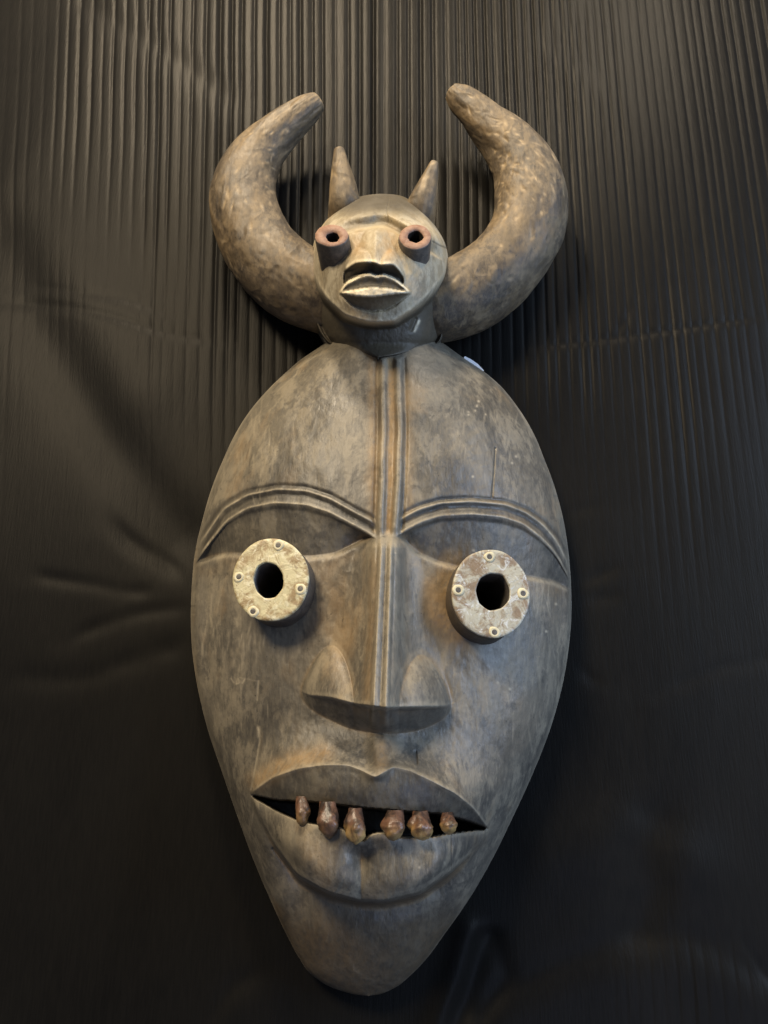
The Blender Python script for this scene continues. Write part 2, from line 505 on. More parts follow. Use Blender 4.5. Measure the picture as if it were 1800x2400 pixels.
def carve_face():
    nr, nc = 960, 560
    yk = [800, 818, 841, 869, 902, 957, 1013, 1079, 1140, 1224, 1290, 1380, 1450, 1521, 1601, 1711, 1816, 1926, 2015, 2112, 2196, 2243]
    lx = table([(797, 775), (805, 762), (841, 706), (885, 656), (935, 606), (996, 562), (1063, 529), (1129, 501), (1201, 479), (1279, 459),
                (1380, 449), (1450, 447), (1521, 450), (1601, 461), (1711, 487), (1816, 523), (1926, 561), (2015, 594), (2112, 635), (2196, 674), (2243, 702)], 9)
    rx = table([(797, 1025), (805, 1039), (844, 1094), (869, 1133), (902, 1172), (957, 1216), (1013, 1250), (1079, 1277), (1140, 1300), (1224, 1322),
                (1290, 1332), (1380, 1339), (1450, 1339), (1500, 1336), (1620, 1316), (1717, 1287), (1789, 1259), (1866, 1226), (1934, 1193),
                (2006, 1158), (2088, 1113), (2141, 1076), (2194, 1039), (2243, 1000)], 9)
    Lp = [(float(lx(y)), y) for y in yk] + [(733, 2286), (785, 2317), (835, 2331), (862, 2334)]
    Rp = [(float(rx(y)), y) for y in yk] + [(962, 2286), (925, 2315), (890, 2330), (866, 2334)]
    Lp = np.array(Lp, float); Rp = np.array(Rp, float)

    def cr(P, n):
        m = len(P)
        seg = np.hypot(*np.diff(P, axis=0).T) ** 0.9
        u = np.concatenate([[0], np.cumsum(seg)])
        return u / u[-1], m
    u, m = cr((Lp + Rp) / 2 + (Rp - Lp) * np.array([0.2, 0]), 0)
    # catmull-rom
    vs = np.linspace(0, 1, nr)

    def spline(P):
        d = np.gradient(P, u, axis=0)
        i = np.clip(np.searchsorted(u, vs, side='right') - 1, 0, m - 2)
        hh = (u[i + 1] - u[i])[:, None]
        t = ((vs - u[i])[:, None]) / hh
        return ((2 * t ** 3 - 3 * t ** 2 + 1) * P[i] + (t ** 3 - 2 * t ** 2 + t) * hh * d[i]
                + (-2 * t ** 3 + 3 * t ** 2) * P[i + 1] + (t ** 3 - t ** 2) * hh * d[i + 1])
    Lc, Rc = spline(Lp), spline(Rp)
    q = np.linspace(-1, 1, nc)
    s = 0.55 * q + 0.45 * np.sin(np.pi / 2 * q)
    w = (s[None, :] + 1) / 2
    X = Lc[:, 0:1] * (1 - w) + Rc[:, 0:1] * w
    Y = Lc[:, 1:2] * (1 - w) + Rc[:, 1:2] * w
    Sg = np.broadcast_to(s[None, :], X.shape)

    # ---- centre profile, then the round cross-section
    C = table([(780, 0.066), (835, 0.076), (870, 0.082), (960, 0.094), (1080, 0.102), (1200, 0.103), (1290, 0.101), (1420, 0.098), (1560, 0.094),
               (1700, 0.092), (1850, 0.096), (1980, 0.093), (2100, 0.082), (2180, 0.066), (2250, 0.050), (2300, 0.036), (2325, 0.026), (2336, 0.020)], 14)
    p = 2.25
    prof = np.clip(1 - np.abs(Sg) ** p, 0, 1) ** 0.56
    H = RIM + (C(Y) - RIM) * prof
    edge = sst(1.0, 0.86, np.abs(Sg))            # features die out at the rim
    wear = np.zeros_like(H); dust = np.zeros_like(H); soot_shade = np.zeros_like(H)  # third mark: dark stains, plus shade painted into the recesses

    # ---- two cords down the forehead, with ochre dust between and beside them
    lc = table([(800, 897), (1000, 899), (1100, 897), (1240, 893)], 20)
    rc = table([(800, 931), (1000, 937), (1100, 935), (1200, 930), (1260, 924)], 20)
    on = sst(1262, 1236, Y) * sst(833, 845, Y)
    wobx = 2.0 * fbm(Y / 60, Y * 0 + 2, 5, 2)
    for f, hw in ((lc, 8.5), (rc, 9.5)):
        d = X - f(Y) - wobx
        H = H + on * 0.0036 * np.exp(-np.abs(d / hw) ** 3)
        wear = np.maximum(wear, on * 0.32 * gs(d, 5))
    H = H - on * 0.0016 * gs(X - lc(Y) + 15, 6) - on * 0.0016 * gs(X - rc(Y) - 15, 5)
    mid = (lc(Y) + rc(Y)) / 2
    dust = np.maximum(dust, on * 1.0 * gs(X - mid, 9))
    dust = np.maximum(dust, sst(1245, 1180, Y) * 0.55 * gs(X - 874, 13))
    dust = np.maximum(dust, sst(1245, 1180, Y) * 0.35 * gs(X - 958, 13))

    # ---- brows: raised double lines, eye hollow under them
    ul = table([(440, 1330), (460, 1285), (482, 1254), (523, 1193), (579, 1160), (651, 1146), (717, 1150), (773, 1168), (828, 1199), (870, 1221), (900, 1240)], 7)
    ll = table([(440, 1340), (465, 1305), (490, 1271), (529, 1221), (579, 1190), (645, 1177), (717, 1182), (773, 1200), (823, 1226), (864, 1248), (900, 1265)], 7)
    ur = table([(900, 1240), (942, 1215), (984, 1193), (1033, 1179), (1106, 1175), (1183, 1182), (1233, 1201), (1272, 1229), (1305, 1268), (1327, 1312), (1345, 1360)], 7)
    lr = table([(900, 1262), (947, 1243), (984, 1224), (1033, 1208), (1106, 1204), (1178, 1211), (1228, 1228), (1272, 1262), (1305, 1299), (1330, 1345), (1345, 1380)], 7)
    bl = table([(440, 1330), (479, 1306), (530, 1294), (600, 1296), (726, 1302), (787, 1294), (856, 1258), (895, 1250)], 10)
    br = table([(900, 1250), (947, 1259), (971, 1288), (1029, 1314), (1080, 1326), (1160, 1340), (1234, 1347), (1294, 1358), (1330, 1374), (1345, 1385)], 10)
    left = X < 905

    def slope(f, x):
        return np.sqrt(1 + ((f(x + 2) - f(x - 2)) / 4) ** 2)
    U = np.where(left, ul(X), ur(X)); Lw = np.where(left, ll(X), lr(X)); B = np.where(left, bl(X), br(X))
    kU = np.where(left, slope(ul, X), slope(ur, X))
    span = np.where(left, sst(464, 486, X) * sst(886, 866, X), sst(932, 948, X) * sst(1336, 1325, X))
    du = (Y - U) / kU; dl = (Y - Lw) / kU
    nb = 1 + 0.25 * fbm(X / 30, Y / 30, 8, 2)
    H = H + span * (0.0010 * gs(du, 4) - 0.0014 * gs(du + 9, 5) - 0.0013 * gs(du - 12, 7) + 0.0010 * gs(dl, 4)) * nb
    wear = np.maximum(wear, span * 0.6 * gs(du, 2.0) * (0.5 + noise(X / 25, Y / 25, 90))); wear = np.maximum(wear, span * 0.65 * gs(dl, 2.0) * (0.5 + noise(X / 25, Y / 25, 91)))
    soot_shade = np.maximum(soot_shade, span * 0.85 * gs(du - 11, 7)); soot_shade = np.maximum(soot_shade, span * 0.65 * gs(du + 8, 5)); soot_shade = np.maximum(soot_shade, span * 0.5 * gs(dl - 12, 10)); soot_shade = np.maximum(soot_shade, span * 0.5 * gs((du - dl * 0 - 20), 6))  # grooves beside the brow lines toned darker
    t = (Y - Lw - 6) / np.maximum(B - Lw - 6, 4)
    inside = np.where((t > 0) & (t < 1), 1.0, 0.0)
    drop = np.where(t <= 0, 0, np.where(t < 1, 0.0012 * sst(0, 0.1, t) + 0.0088 * t ** 0.9, 0))
    below = np.clip(Y - B, 0, None)
    drop2 = np.where(t >= 1, 0.0068 + 0.0032 * np.exp(-(below / 9) ** 2), 0)
    drop = drop + drop2
    spanw = np.where(left, sst(452, 492, X) * sst(884, 850, X), sst(1346, 1310, X) * sst(926, 958, X))
    cheek_fade = sst(1900, 1450, Y)
    H = H - drop * spanw * np.where(Y > B, cheek_fade, 1.0)
    soot_shade = np.maximum(soot_shade, blur(inside, 3) * spanw * 0.42 * (0.75 + 0.5 * fbm(X / 50, Y / 30, 44, 3)))  # shade of the hollow under the brow put into the colour
    wear = np.maximum(wear, spanw * 0.35 * gs(Y - B - 9, 5) * (Y > B - 5) * (0.6 + 0.8 * noise(X / 22, Y / 22, 4)))
    dust = np.maximum(dust, spanw * 0.35 * gs(Y - B - 24, 20) * (Y > B) * noise(X / 45, Y / 30, 14))

    # ---- nose
    xb = table([(1240, 906), (1300, 905), (1450, 899), (1640, 891), (1720, 889)], 20)(Y)
    bw = table([(1240, 15), (1640, 19)], 10)(Y)
    nb_y = table([(660, 1600), (703, 1618), (722, 1628), (775, 1633), (822, 1646), (900, 1657), (960, 1656), (1010, 1655), (1048, 1654), (1062, 1648), (1100, 1630)], 7)
    N = table([(1235, 0.006), (1290, 0.0165), (1400, 0.022), (1500, 0.031), (1600, 0.043), (1660, 0.050), (1800, 0.050)], 25)(np.minimum(Y, nb_y(X)))
    Wn = table([(1235, 34), (1300, 66), (1400, 84), (1500, 106), (1600, 140), (1660, 150), (1800, 150)], 18)(Y)
    dx = np.abs(X - xb)
    rr = np.clip((dx - bw) / Wn, 0, 1)
    wedge = (1 - rr) ** 1.35 * (1 - 0.25 * rr)
    wedge = np.where(dx < bw, 1.0, wedge)
    Yn = np.minimum(Y, nb_y(X))
    topn = sst(1238, 1285, Y)
    nose = N * wedge * topn
    gro = 0.0
    for off, gw, a in ((-bw - 5, 4.5, -0.0022), (0 * bw, 5.0, -0.0016), (bw + 3, 4.0, -0.0012)):
        gro = gro + a * gs(X - xb - off, gw)
    for off, gw, a in ((-bw + 4, 4.5, 0.0012), (bw - 5, 4.5, 0.0012)):
        gro = gro + a * gs(X - xb - off, gw)
        wear = np.maximum(wear, sst(1265, 1300, Y) * sst(1658, 1645, Y) * 0.38 * gs(X - xb - off, 3.2) * (0.5 + noise(X / 9, Y / 60, 9)))
    dust = np.maximum(dust, sst(1265, 1330, Y) * sst(1658, 1640, Y) * 0.4 * gs(X - xb + bw + 12, 12))
    nose = nose + gro * sst(1255, 1290, Y)
    # nostril wings, arched
    for cx, rw, ya in ((771, 66, 1512), (990, 67, 1530)):
        base_y = nb_y(X)
        v = np.clip((base_y + 4 - np.minimum(Y, base_y)) / (base_y + 4 - ya), 0, 1.5)
        hw = rw * np.sqrt(np.clip(1 - (v * 0.98) ** 1.7, 0, 1))
        rad = (np.abs((X - cx - 6 * np.sign(900 - cx) * v) / rw) ** 1.7 + v ** 1.5) ** (1 / 1.6)
        bul = np.clip(1 - rad ** 2, 0, 1) ** 0.8
        target = 0.034 * bul
        nose = np.maximum(nose, 0) * 1.0
        nose = np.where(bul > 0, np.maximum(nose, nose * 0.80 + target * 0.48), nose)
        rimr = gs(rad - 1.03, 0.045) * (np.minimum(Y, base_y) == Y)
        wear = np.maximum(wear, 0.16 * rimr * (np.sign(X - cx) == np.sign(900 - cx)) * sst(0.2, 0.6, v) * (0.4 + 0.9 * noise(X / 14, Y / 14, 60)))
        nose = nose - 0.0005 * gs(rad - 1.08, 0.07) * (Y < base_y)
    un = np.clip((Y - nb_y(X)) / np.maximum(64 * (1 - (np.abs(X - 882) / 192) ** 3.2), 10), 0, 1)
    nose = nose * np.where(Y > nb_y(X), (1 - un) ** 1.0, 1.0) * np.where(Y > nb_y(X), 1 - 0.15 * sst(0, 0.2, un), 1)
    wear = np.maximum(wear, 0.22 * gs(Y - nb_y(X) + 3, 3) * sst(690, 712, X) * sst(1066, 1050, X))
    soot_shade = np.maximum(soot_shade, 0.35 * sst(0, 8, Y - nb_y(X)) * sst(64, 50, Y - nb_y(X)) * sst(700, 740, X) * sst(1064, 1030, X))  # shade on the nose underside painted into the colour
    H = H + nose

    # ---- philtrum and muzzle
    H = H + 0.016 * np.exp(-(((X - 872) / 250) ** 2 + ((Y - 1885) / 120) ** 2) ** 1.3)
    H = H + 0.0055 * gs(X - 886, 22) * sst(1712, 1750, Y) * sst(1835, 1800, Y)
    dust = np.maximum(dust, 0.7 * gs(X - 896, 13) * sst(1725, 1750, Y) * sst(1830, 1790, Y))
    dust = np.maximum(dust, 0.65 * gs(seg_dist(X, Y, [(600, 1830), (680, 1785), (760, 1765)]), 22))

    # ---- lips, mouth slit
    A = table([(575, 1866), (590, 1858), (640, 1822), (700, 1801), (756, 1793), (815, 1793), (850, 1806), (879, 1823), (900, 1810), (921, 1797),
               (960, 1806), (1005, 1827), (1068, 1860), (1110, 1895), (1144, 1941), (1160, 1965)], 6)
    Bm = table([(575, 1862), (590, 1864), (646, 1876), (731, 1881), (836, 1893), (942, 1903), (1026, 1908), (1090, 1924), (1144, 1942), (1160, 1950)], 6)
    Cm = table([(575, 1862), (590, 1866), (620, 1882), (646, 1898), (697, 1921), (744, 1931), (800, 1939), (825, 1950), (849, 1972), (868, 1952), (895, 1948), (942, 1962), (1005, 1960),
                (1060, 1951), (1110, 1945), (1144, 1943), (1160, 1950)], 5)
    Em = table([(575, 1862), (590, 1872), (620, 1930), (651, 1985), (697, 2049), (773, 2090), (841, 2107), (900, 2109), (984, 2090), (1056, 2040), (1110, 1990), (1144, 1948), (1160, 1952)], 8)
    a, bm, cm, em = A(X), Bm(X), Cm(X), Em(X)
    mo = sst(586, 604, X) * sst(1148, 1126, X)
    f1 = sst(588, 680, X) * sst(1146, 1040, X)
    # ledge above the upper lip
    up = np.clip(a - Y, 0, None)
    H = H + mo * (0.010 * np.exp(-up / 34.0)) * np.where(Y < a, 1, 0) * (0.35 + 0.65 * f1)
    tu = np.clip((Y - a) / np.maximum(bm - a, 3), 0, 1)
    onu = (Y >= a) & (Y < bm)
    H = H + np.where(onu, mo * (0.35 + 0.65 * f1) * (0.010 - 0.0115 * tu ** 0.75), 0)
    wear = np.maximum(wear, mo * 0.42 * gs(Y - a + 3, 4) * (0.5 + 0.7 * noise(X / 20, Y / 20, 33)))
    soot_shade = np.maximum(soot_shade, np.where(onu, mo * 0.50, 0))  # undercut lip face painted darker, standing in for its shade
    # slit
    ons = (Y >= bm) & (Y <= cm)
    # lower lip
    tl = np.clip((Y - cm) / np.maximum(em - cm, 3), 0, 1)
    onl = (Y > cm) & (Y <= em)
    xg = 846 + 0 * Y
    vg = np.where(X < xg, np.exp(-np.abs(X - xg) / 45.0), np.exp(-np.abs(X - xg) / 85.0))
    low = 0.004 + 0.026 * sst(-0.25, 0.85, tl) - 0.004 * tl ** 6 - 0.0120 * vg * sst(0.02, 0.35, tl)
    f3 = 0.12 + 0.88 * sst(610, 720, X) * sst(1130, 1010, X)
    H = H + np.where(onl, mo * f3 * low, 0)
    f2 = sst(612, 720, X) * sst(1120, 1010, X)
    bel = Y - em
    H = H + np.where(bel > 0, mo * f3 * (0.026 - 0.0120 * vg) * np.exp(-(bel / 11.0) ** 2), 0)
    H = H - np.where(bel > 0, 0.025 * f2 * sst(0, 14, bel) * np.exp(-bel / 130.0), 0)
    soot_shade = np.maximum(soot_shade, 0.75 * f2 * gs(bel - 10, 13) * (bel > -1))  # painted shadow below the lower lip
    wear = np.maximum(wear, mo * 0.30 * gs(Y - cm - 7, 6) * (Y > cm))
    slit = blur(np.where(ons, 1.0, 0.0) * mo, 1)
    hd = np.clip((cm - bm) / 40.0, 0, 1)
    Hs = H.copy()
    H = H - slit * (0.012 + 0.050 * hd)
    soot_shade = np.maximum(soot_shade, slit)  # mouth opening blackened in colour to deepen its shade
    # crack from the corner of the mouth, hairline cracks, chipped marks
    def line(pts, w, a, wr=0.0, dk=0.0):
        nonlocal H, wear, soot_shade
        g = gs(seg_dist(X, Y, pts), w)
        H = H - a * g
        if wr: wear = np.maximum(wear, wr * g)
        if dk: soot_shade = np.maximum(soot_shade, dk * g)
    line([(608, 1708), (609, 1735), (600, 1790), (588, 1850)], 2.2, 0.0003, 0.55)
    line([(606, 1706), (608, 1725)], 4.5, 0.0002, 0.7)
    line([(606, 1595), (603, 1640)], 2.2, 0.0003, 0.6)
    line([(541, 1590), (548, 1600)], 2, 0, 0.6); line([(556, 1592), (554, 1603), (561, 1600), (558, 1590)], 1.8, 0, 0.6); line([(575, 1590), (568, 1601)], 2, 0, 0.6)
    line([(562, 1588), (600, 1596)], 1.6, 0, 0.35)
    line([(1161, 1050), (1158, 1100), (1153, 1165)], 1.8, 0.0012, 0, 0.7)
    line([(974, 1762), (977, 1790)], 3.0, 0.0012, 0, 0.6)
    line([(1058, 1955), (1057, 2040)], 1.6, 0.0010, 0, 0.6)
    line([(640, 1990), (680, 2040), (745, 2085)], 4, 0.0015, 0, 0.6)
    rng = np.random.RandomState(7)
    Yr, Xr = Y, X

    def marks_at(cx, cy, sx, sy, n, ln, wd, st, tilt=0.15):
        nonlocal wear
        for _ in range(n):
            x0 = rng.normal(cx, sx); y0 = rng.normal(cy, sy)
            L = rng.uniform(0.4, 1) * ln; an = rng.normal(0, tilt)
            r0 = np.searchsorted(Lc[:, 1], y0 - L) - 6; r1 = np.searchsorted(Lc[:, 1], y0 + L) + 8
            r0 = max(r0, 0)
            sl = slice(r0, r1)
            xx = Xr[sl] - x0; yy = Yr[sl] - y0
            al = yy * math.cos(an) + xx * math.sin(an); ac = xx * math.cos(an) - yy * math.sin(an)
            g = st * rng.uniform(0.4, 1) * gs(ac, wd * rng.uniform(0.6, 1.3)) * np.exp(-(al / L) ** 4)
            wear[sl] = np.maximum(wear[sl], g)
    marks_at(620, 1040, 40, 50, 34, 26, 2.2, 0.36)
    marks_at(545, 1500, 40, 55, 32, 24, 2.6, 0.50)
    marks_at(620, 1560, 60, 60, 14, 24, 2.2, 0.34)
    marks_at(1280, 1400, 16, 25, 12, 24, 2.0, 0.5)
    marks_at(1255, 1590, 40, 90, 40, 34, 2.4, 0.30)
    marks_at(1110, 1640, 50, 60, 30, 28, 2.6, 0.22)
    marks_at(1130, 1010, 60, 60, 26, 20, 2.2, 0.30)
    marks_at(1105, 965, 14, 10, 7, 4, 3, 0.85)
    marks_at(780, 930, 50, 12, 10, 6, 4, 0.32, 1.2)
    marks_at(900, 1500, 230, 260, 60, 16, 1.8, 0.20)
    marks_at(860, 1950, 200, 90, 46, 14, 1.8, 0.22)
    marks_at(1020, 2030, 40, 30, 6, 9, 2.4, 0.5)
    marks_at(780, 1130, 240, 120, 40, 14, 2.0, 0.16)
    marks_at(560, 1850, 40, 60, 20, 26, 2.2, 0.30)
    marks_at(870, 2150, 110, 70, 20, 16, 2.0, 0.14)
    for x0, y0 in ((1210, 1070), (1200, 1085), (757, 1315), (1303, 1416), (1280, 1480), (1110, 1290), (1167, 1600), (1195, 1615), (983, 2033), (1108, 1117), (927, 1296)):
        wear = np.maximum(wear, 0.9 * gs(np.hypot(X - x0, Y - y0), 3.0))
    # soft dark patches rubbed into the surface
    for x0, y0, r_, s_ in ((750, 1110, 14, .6), (690, 1130, 40, .3), (1090, 1130, 46, .4), (1140, 960, 50, .3), (620, 1580, 60, .25), (1190, 1740, 60, .35), (560, 900, 50, .2),
                           (1290, 1340, 12, .7), (1080, 1490, 60, .25), (650, 1700, 60, .3), (690, 2010, 40, .2)):
        soot_shade = np.maximum(soot_shade, s_ * gs(np.hypot(X - x0, Y - y0) * (1 + 0.3 * fbm(X / 30, Y / 30, int(x0), 3)), r_))
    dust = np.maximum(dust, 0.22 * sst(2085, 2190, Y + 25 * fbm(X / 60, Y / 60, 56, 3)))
    soot_shade = np.maximum(soot_shade, 0.72 * sst(2085, 2190, Y + 25 * fbm(X / 60, Y / 60, 55, 3)))  # chin toned darker and redder towards the bottom
    dust = np.maximum(dust, 0.85 * sst(150, 96, np.hypot((X - 1120) * 1.05, (Y - 1400) * 0.95)) * sst(1130, 1040, X) * (0.5 + 0.6 * noise(X / 18, Y / 18, 71)))
    dust = np.maximum(dust, 0.45 * gs(np.hypot((X - 790), (Y - 1440) * 0.6), 70) * noise(X / 28, Y / 50, 72))

    # ---- carving unevenness
    H = H + 0.0012 * fbm(X / 70, Y / 90, 2, 4) * edge + 0.00022 * fbm(X / 12, Y / 16, 6, 3)
    # rim lines and rubbed convexities from the relief itself
    hp = (Hs - blur(Hs, 7)) * (1 - slit)
    conv = sst(0.0003, 0.0018, hp); conc = sst(0.0004, 0.0022, -hp)
    brow_zone = span * sst(16, 4, np.abs(du)) + span * sst(16, 4, np.abs(dl))
    wear = np.maximum(wear, 0.32 * conv * edge * np.clip(1 - brow_zone, 0.05, 1))
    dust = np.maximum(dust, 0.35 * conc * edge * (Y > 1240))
    wear = np.maximum(wear, 0.22 * sst(0.975, 1.0, np.abs(Sg)))
    nick = sst(0.965, 1.0, np.abs(Sg)) * sst(0.62, 0.8, noise(Y / 26, np.sign(X - 890) * 3 + 7, 88))
    H = H - 0.0012 * nick
    P = unproj(X, Y, H)
    # eye holes
    cxy = [(629, 1360, 38, 44), (1156, 1386, 42, 46)]
    fr = grid_faces(nr, nc)
    Xf = X.ravel()[fr].mean(1); Yf = Y.ravel()[fr].mean(1)
    keep = np.ones(len(fr), bool)
    for cx, cy, ax, ay in cxy:
        bx = cx + (8 if cx < 900 else -8)
        keep &= (((Xf - bx) / (ax + 8)) ** 2 + ((Yf - cy - 18) / (ay + 8)) ** 2) > 1
    fr = fr[keep]
    Pv = P.reshape(-1, 3)
    marks = np.clip(np.stack([wear, dust, soot_shade], -1), 0, 1).reshape(-1, 3)
    # edge goes round and back to the wall
    loop = np.concatenate([np.arange(nc - 1, -1, -1), np.arange(nr) * nc, (nr - 1) * nc + np.arange(nc), (np.arange(nr) * nc + nc - 1)[::-1]])
    _, ix = np.unique(loop, return_index=True)
    loop = loop[np.sort(ix)]
    cen = Pv[loop].mean(0)
    rings = [loop]
    allV = [Pv]; allM = [marks]; base = len(Pv)
    pr = Pv[loop]
    for k, (dy, sc) in enumerate(((0.006, 0.998), (0.014, 0.990), (0.023, 0.978))):
        q = cen + (pr - cen) * np.array([sc, 1, sc])
        # back plane reaches the wall from wherever the lip stands
        frac = (k + 1) / 3.0
        q[:, 1] = pr[:, 1] + (0.004 - pr[:, 1]) * frac
        allV.append(q); mm = marks[loop].copy() * 0.5; allM.append(mm)
        rings.append(np.arange(base, base + len(q))); base += len(q)
    fs = [fr]
    n = len(loop)
    for a_, b_ in zip(rings[:-1], rings[1:]):
        j = np.arange(n); j2 = (j + 1) % n
        fs.append(np.stack([a_[j], b_[j], b_[j2], a_[j2]], -1))
    fa = np.concatenate(fs)
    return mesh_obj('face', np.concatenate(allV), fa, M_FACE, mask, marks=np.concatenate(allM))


face = carve_face()


def carve_head():
    nr, nc = 420, 340
    yk = [454, 456, 461, 470, 483, 504, 532, 565, 600, 640, 690, 730, 765, 797, 818, 831, 838]
    Lx = [890, 868, 842, 820, 801, 776, 753, 737, 731, 729, 727, 730, 742, 762, 795, 835, 880]
    Rx = [895, 925, 946, 962, 982, 1002, 1022, 1041, 1050, 1052, 1050, 1047, 1042, 1035, 1005, 962, 890]
    vs = np.linspace(0, 1, nr); u = np.linspace(0, 1, len(yk))
    def sp(a):
        k = np.array(a, float)
        i = np.clip(np.searchsorted(u, vs, side='right') - 1, 0, len(u) - 2)
        d = np.gradient(k, u); hh = u[i + 1] - u[i]; t = (vs - u[i]) / hh
        return (2 * t ** 3 - 3 * t ** 2 + 1) * k[i] + (t ** 3 - 2 * t ** 2 + t) * hh * d[i] + (-2 * t ** 3 + 3 * t ** 2) * k[i + 1] + (t ** 3 - t ** 2) * hh * d[i + 1]
    yy, l, r = sp(yk), sp(Lx), sp(Rx)
    q = np.linspace(-1, 1, nc); s = 0.6 * q + 0.4 * np.sin(np.pi / 2 * q)
    w = (s[None] + 1) / 2
    X = l[:, None] * (1 - w) + r[:, None] * w
    Y = np.broadcast_to(yy[:, None], X.shape).copy()
    Sg = np.broadcast_to(s[None], X.shape)
    prof = np.clip(1 - np.abs(Sg) ** 2.8, 0, 1) ** 0.48
    C = table([(450, 0.052), (458, 0.072), (475, 0.094), (500, 0.110), (540, 0.118), (640, 0.122), (700, 0.118), (760, 0.106), (800, 0.098), (838, 0.082)], 7)
    H = 0.030 + (C(Y) - 0.030) * prof
    edge = sst(1.0, 0.9, np.abs(Sg))
    wear = np.zeros_like(H); dust = np.zeros_like(H); soot_shade = np.zeros_like(H)
    yj = table([(700, 560), (729, 628), (736, 648), (746, 675), (769, 706), (807, 741), (850, 755), (877, 759), (923, 756), (979, 720), (1009, 690), (1044, 645), (1052, 610), (1080, 560)], 6)
    qj = (Y - yj(X)) / np.sqrt(1 + ((yj(X + 2) - yj(X - 2)) / 4) ** 2)
    plate = sst(14, -5, qj)
    H = H + 0.015 * plate * sst(480, 545, Y) - 0.022 * (1 - plate) * sst(600, 660, Y) * sst(845, 800, Y) * edge
    wear = np.maximum(wear, 0.35 * gs(qj + 5, 6) * sst(620, 680, Y))
    soot_shade = np.maximum(soot_shade, 0.92 * sst(-1, 10, qj) * sst(620, 660, Y))  # neck: darker wood tone, with the shade under the jaw painted in
    soot_shade = np.maximum(soot_shade, 0.88 * sst(524, 482, Y))
    # cap ridge, brow hollow
    capy = table([(740, 545), (775, 512), (801, 492), (842, 481), (895, 477), (950, 486), (990, 508), (1030, 548), (1050, 575)], 8)
    H = H + 0.0016 * gs(Y - capy(X), 6) - 0.0012 * gs(Y - capy(X) + 9, 5)
    soot_shade = np.maximum(soot_shade, 0.6 * sst(6, -14, Y - capy(X)))
    soc = table([(750, 560), (790, 535), (820, 524), (860, 519), (885, 514), (905, 516), (940, 533), (980, 560), (1020, 580), (1050, 600)], 6)
    lowb = soc(X) + 13
    H = H + 0.004 * gs(Y - soc(X) + 26, 13) * edge
    H = H - 0.014 * np.where(Y < lowb, sst(-30, -2, Y - lowb), np.exp(-((Y - lowb) / 5.0) ** 2)) * edge * sst(750, 800, X) * sst(1050, 1010, X)
    soot_shade = np.maximum(soot_shade, 0.55 * sst(-26, -8, Y - lowb) * sst(3, -2, Y - lowb) * sst(790, 820, X) * sst(1030, 1000, X))  # brow hollow darkened in colour, as its shade would be
    # nose
    xb = 882 + (Y - 530) * (-0.03)
    nby = table([(790, 640), (806, 634), (822, 622), (835, 615), (877, 614), (892, 622), (905, 620), (922, 619), (935, 632), (946, 650), (960, 660)], 4)
    yq = np.minimum(Y, nby(X))
    Nn = table([(520, 0.002), (545, 0.007), (600, 0.015), (640, 0.017)], 10)(yq)
    Wn = table([(520, 20), (560, 34), (590, 50), (620, 66), (700, 68)], 8)(Y)
    rr = np.clip(np.abs(X - xb) / Wn, 0, 1)
    nose = Nn * (1 - rr ** 1.25) ** 1.1 * sst(524, 548, Y)
    for cx, rw in ((838, 32), (920, 28)):
        rad = np.sqrt(((X - cx) / rw) ** 2 + ((yq - nby(X)) / 34) ** 2)
        nose = nose + 0.007 * np.clip(1 - rad ** 2, 0, 1) ** 0.7
    lipy = table([(780, 694), (796, 684), (812, 661), (845, 644), (867, 639), (882, 646), (898, 641), (923, 650), (943, 666), (958, 681), (975, 692)], 4)
    un = np.clip((Y - nby(X)) / np.maximum(lipy(X) - nby(X), 6), 0, 1)
    nose = np.where(Y > nby(X), nose * (1 - un) ** 0.9, nose)
    insn = (Y > nby(X)) & (Y < lipy(X)) & (X > 806) & (X < 945)
    H = H + nose
    H = H - np.where(insn, 0.004 * sst(0, 0.35, un) * (1 - sst(0.9, 1.0, un)), 0)
    soot_shade = np.maximum(soot_shade, np.where(insn, 1.0, 0))  # chipped patch under the nose, blackened with painted shade
    wear = np.maximum(wear, 0.5 * gs(Y - nby(X) + 4, 4) * sst(806, 816, X) * sst(946, 936, X))
    # lips
    mo = sst(792, 806, X) * sst(966, 950, X)
    m1 = table([(780, 686), (796, 685), (832, 679), (870, 672), (908, 675), (948, 683), (962, 684), (980, 686)], 4)
    m2 = table([(780, 686), (796, 687), (832, 694), (867, 697), (908, 692), (948, 687), (980, 686)], 4)
    m3 = table([(780, 684), (796, 688), (815, 708), (832, 721), (867, 731), (903, 729), (930, 715), (956, 691), (980, 684)], 5)
    H = H + mo * 0.007 * np.where(Y < lipy(X), 0, 1) * np.where(Y <= m3(X), 1, 0)
    lf = (Y > lipy(X) + 6) & (Y < m1(X))
    tt = np.clip((Y - lipy(X) - 6) / np.maximum(m1(X) - lipy(X) - 6, 3), 0, 1)
    H = H - np.where(lf, mo * 0.0025 * sst(0, 0.6, tt), 0)
    soot_shade = np.maximum(soot_shade, np.where(lf, 0.8 * mo, 0))  # upper lip face painted darker
    wear = np.maximum(wear, np.where((Y >= lipy(X) - 1) & (Y <= lipy(X) + 6), 0.8 * mo, 0))
    wear = np.maximum(wear, np.where((Y >= m1(X)) & (Y <= m2(X)), 0.75 * mo, 0))
    H = H + np.where((Y >= m1(X)) & (Y <= m2(X)), mo * 0.002, 0)
    uu = np.clip((Y - m2(X)) / np.maximum(m3(X) - m2(X), 4), 0, 1)
    onu = (Y > m2(X)) & (Y <= m3(X))
    H = H - np.where(onu, mo * 0.010 * uu ** 0.8, 0)
    soot_shade = np.maximum(soot_shade, np.where(onu, mo * (0.85 - 0.45 * uu), 0))  # shade on the underside of the lower lip painted in
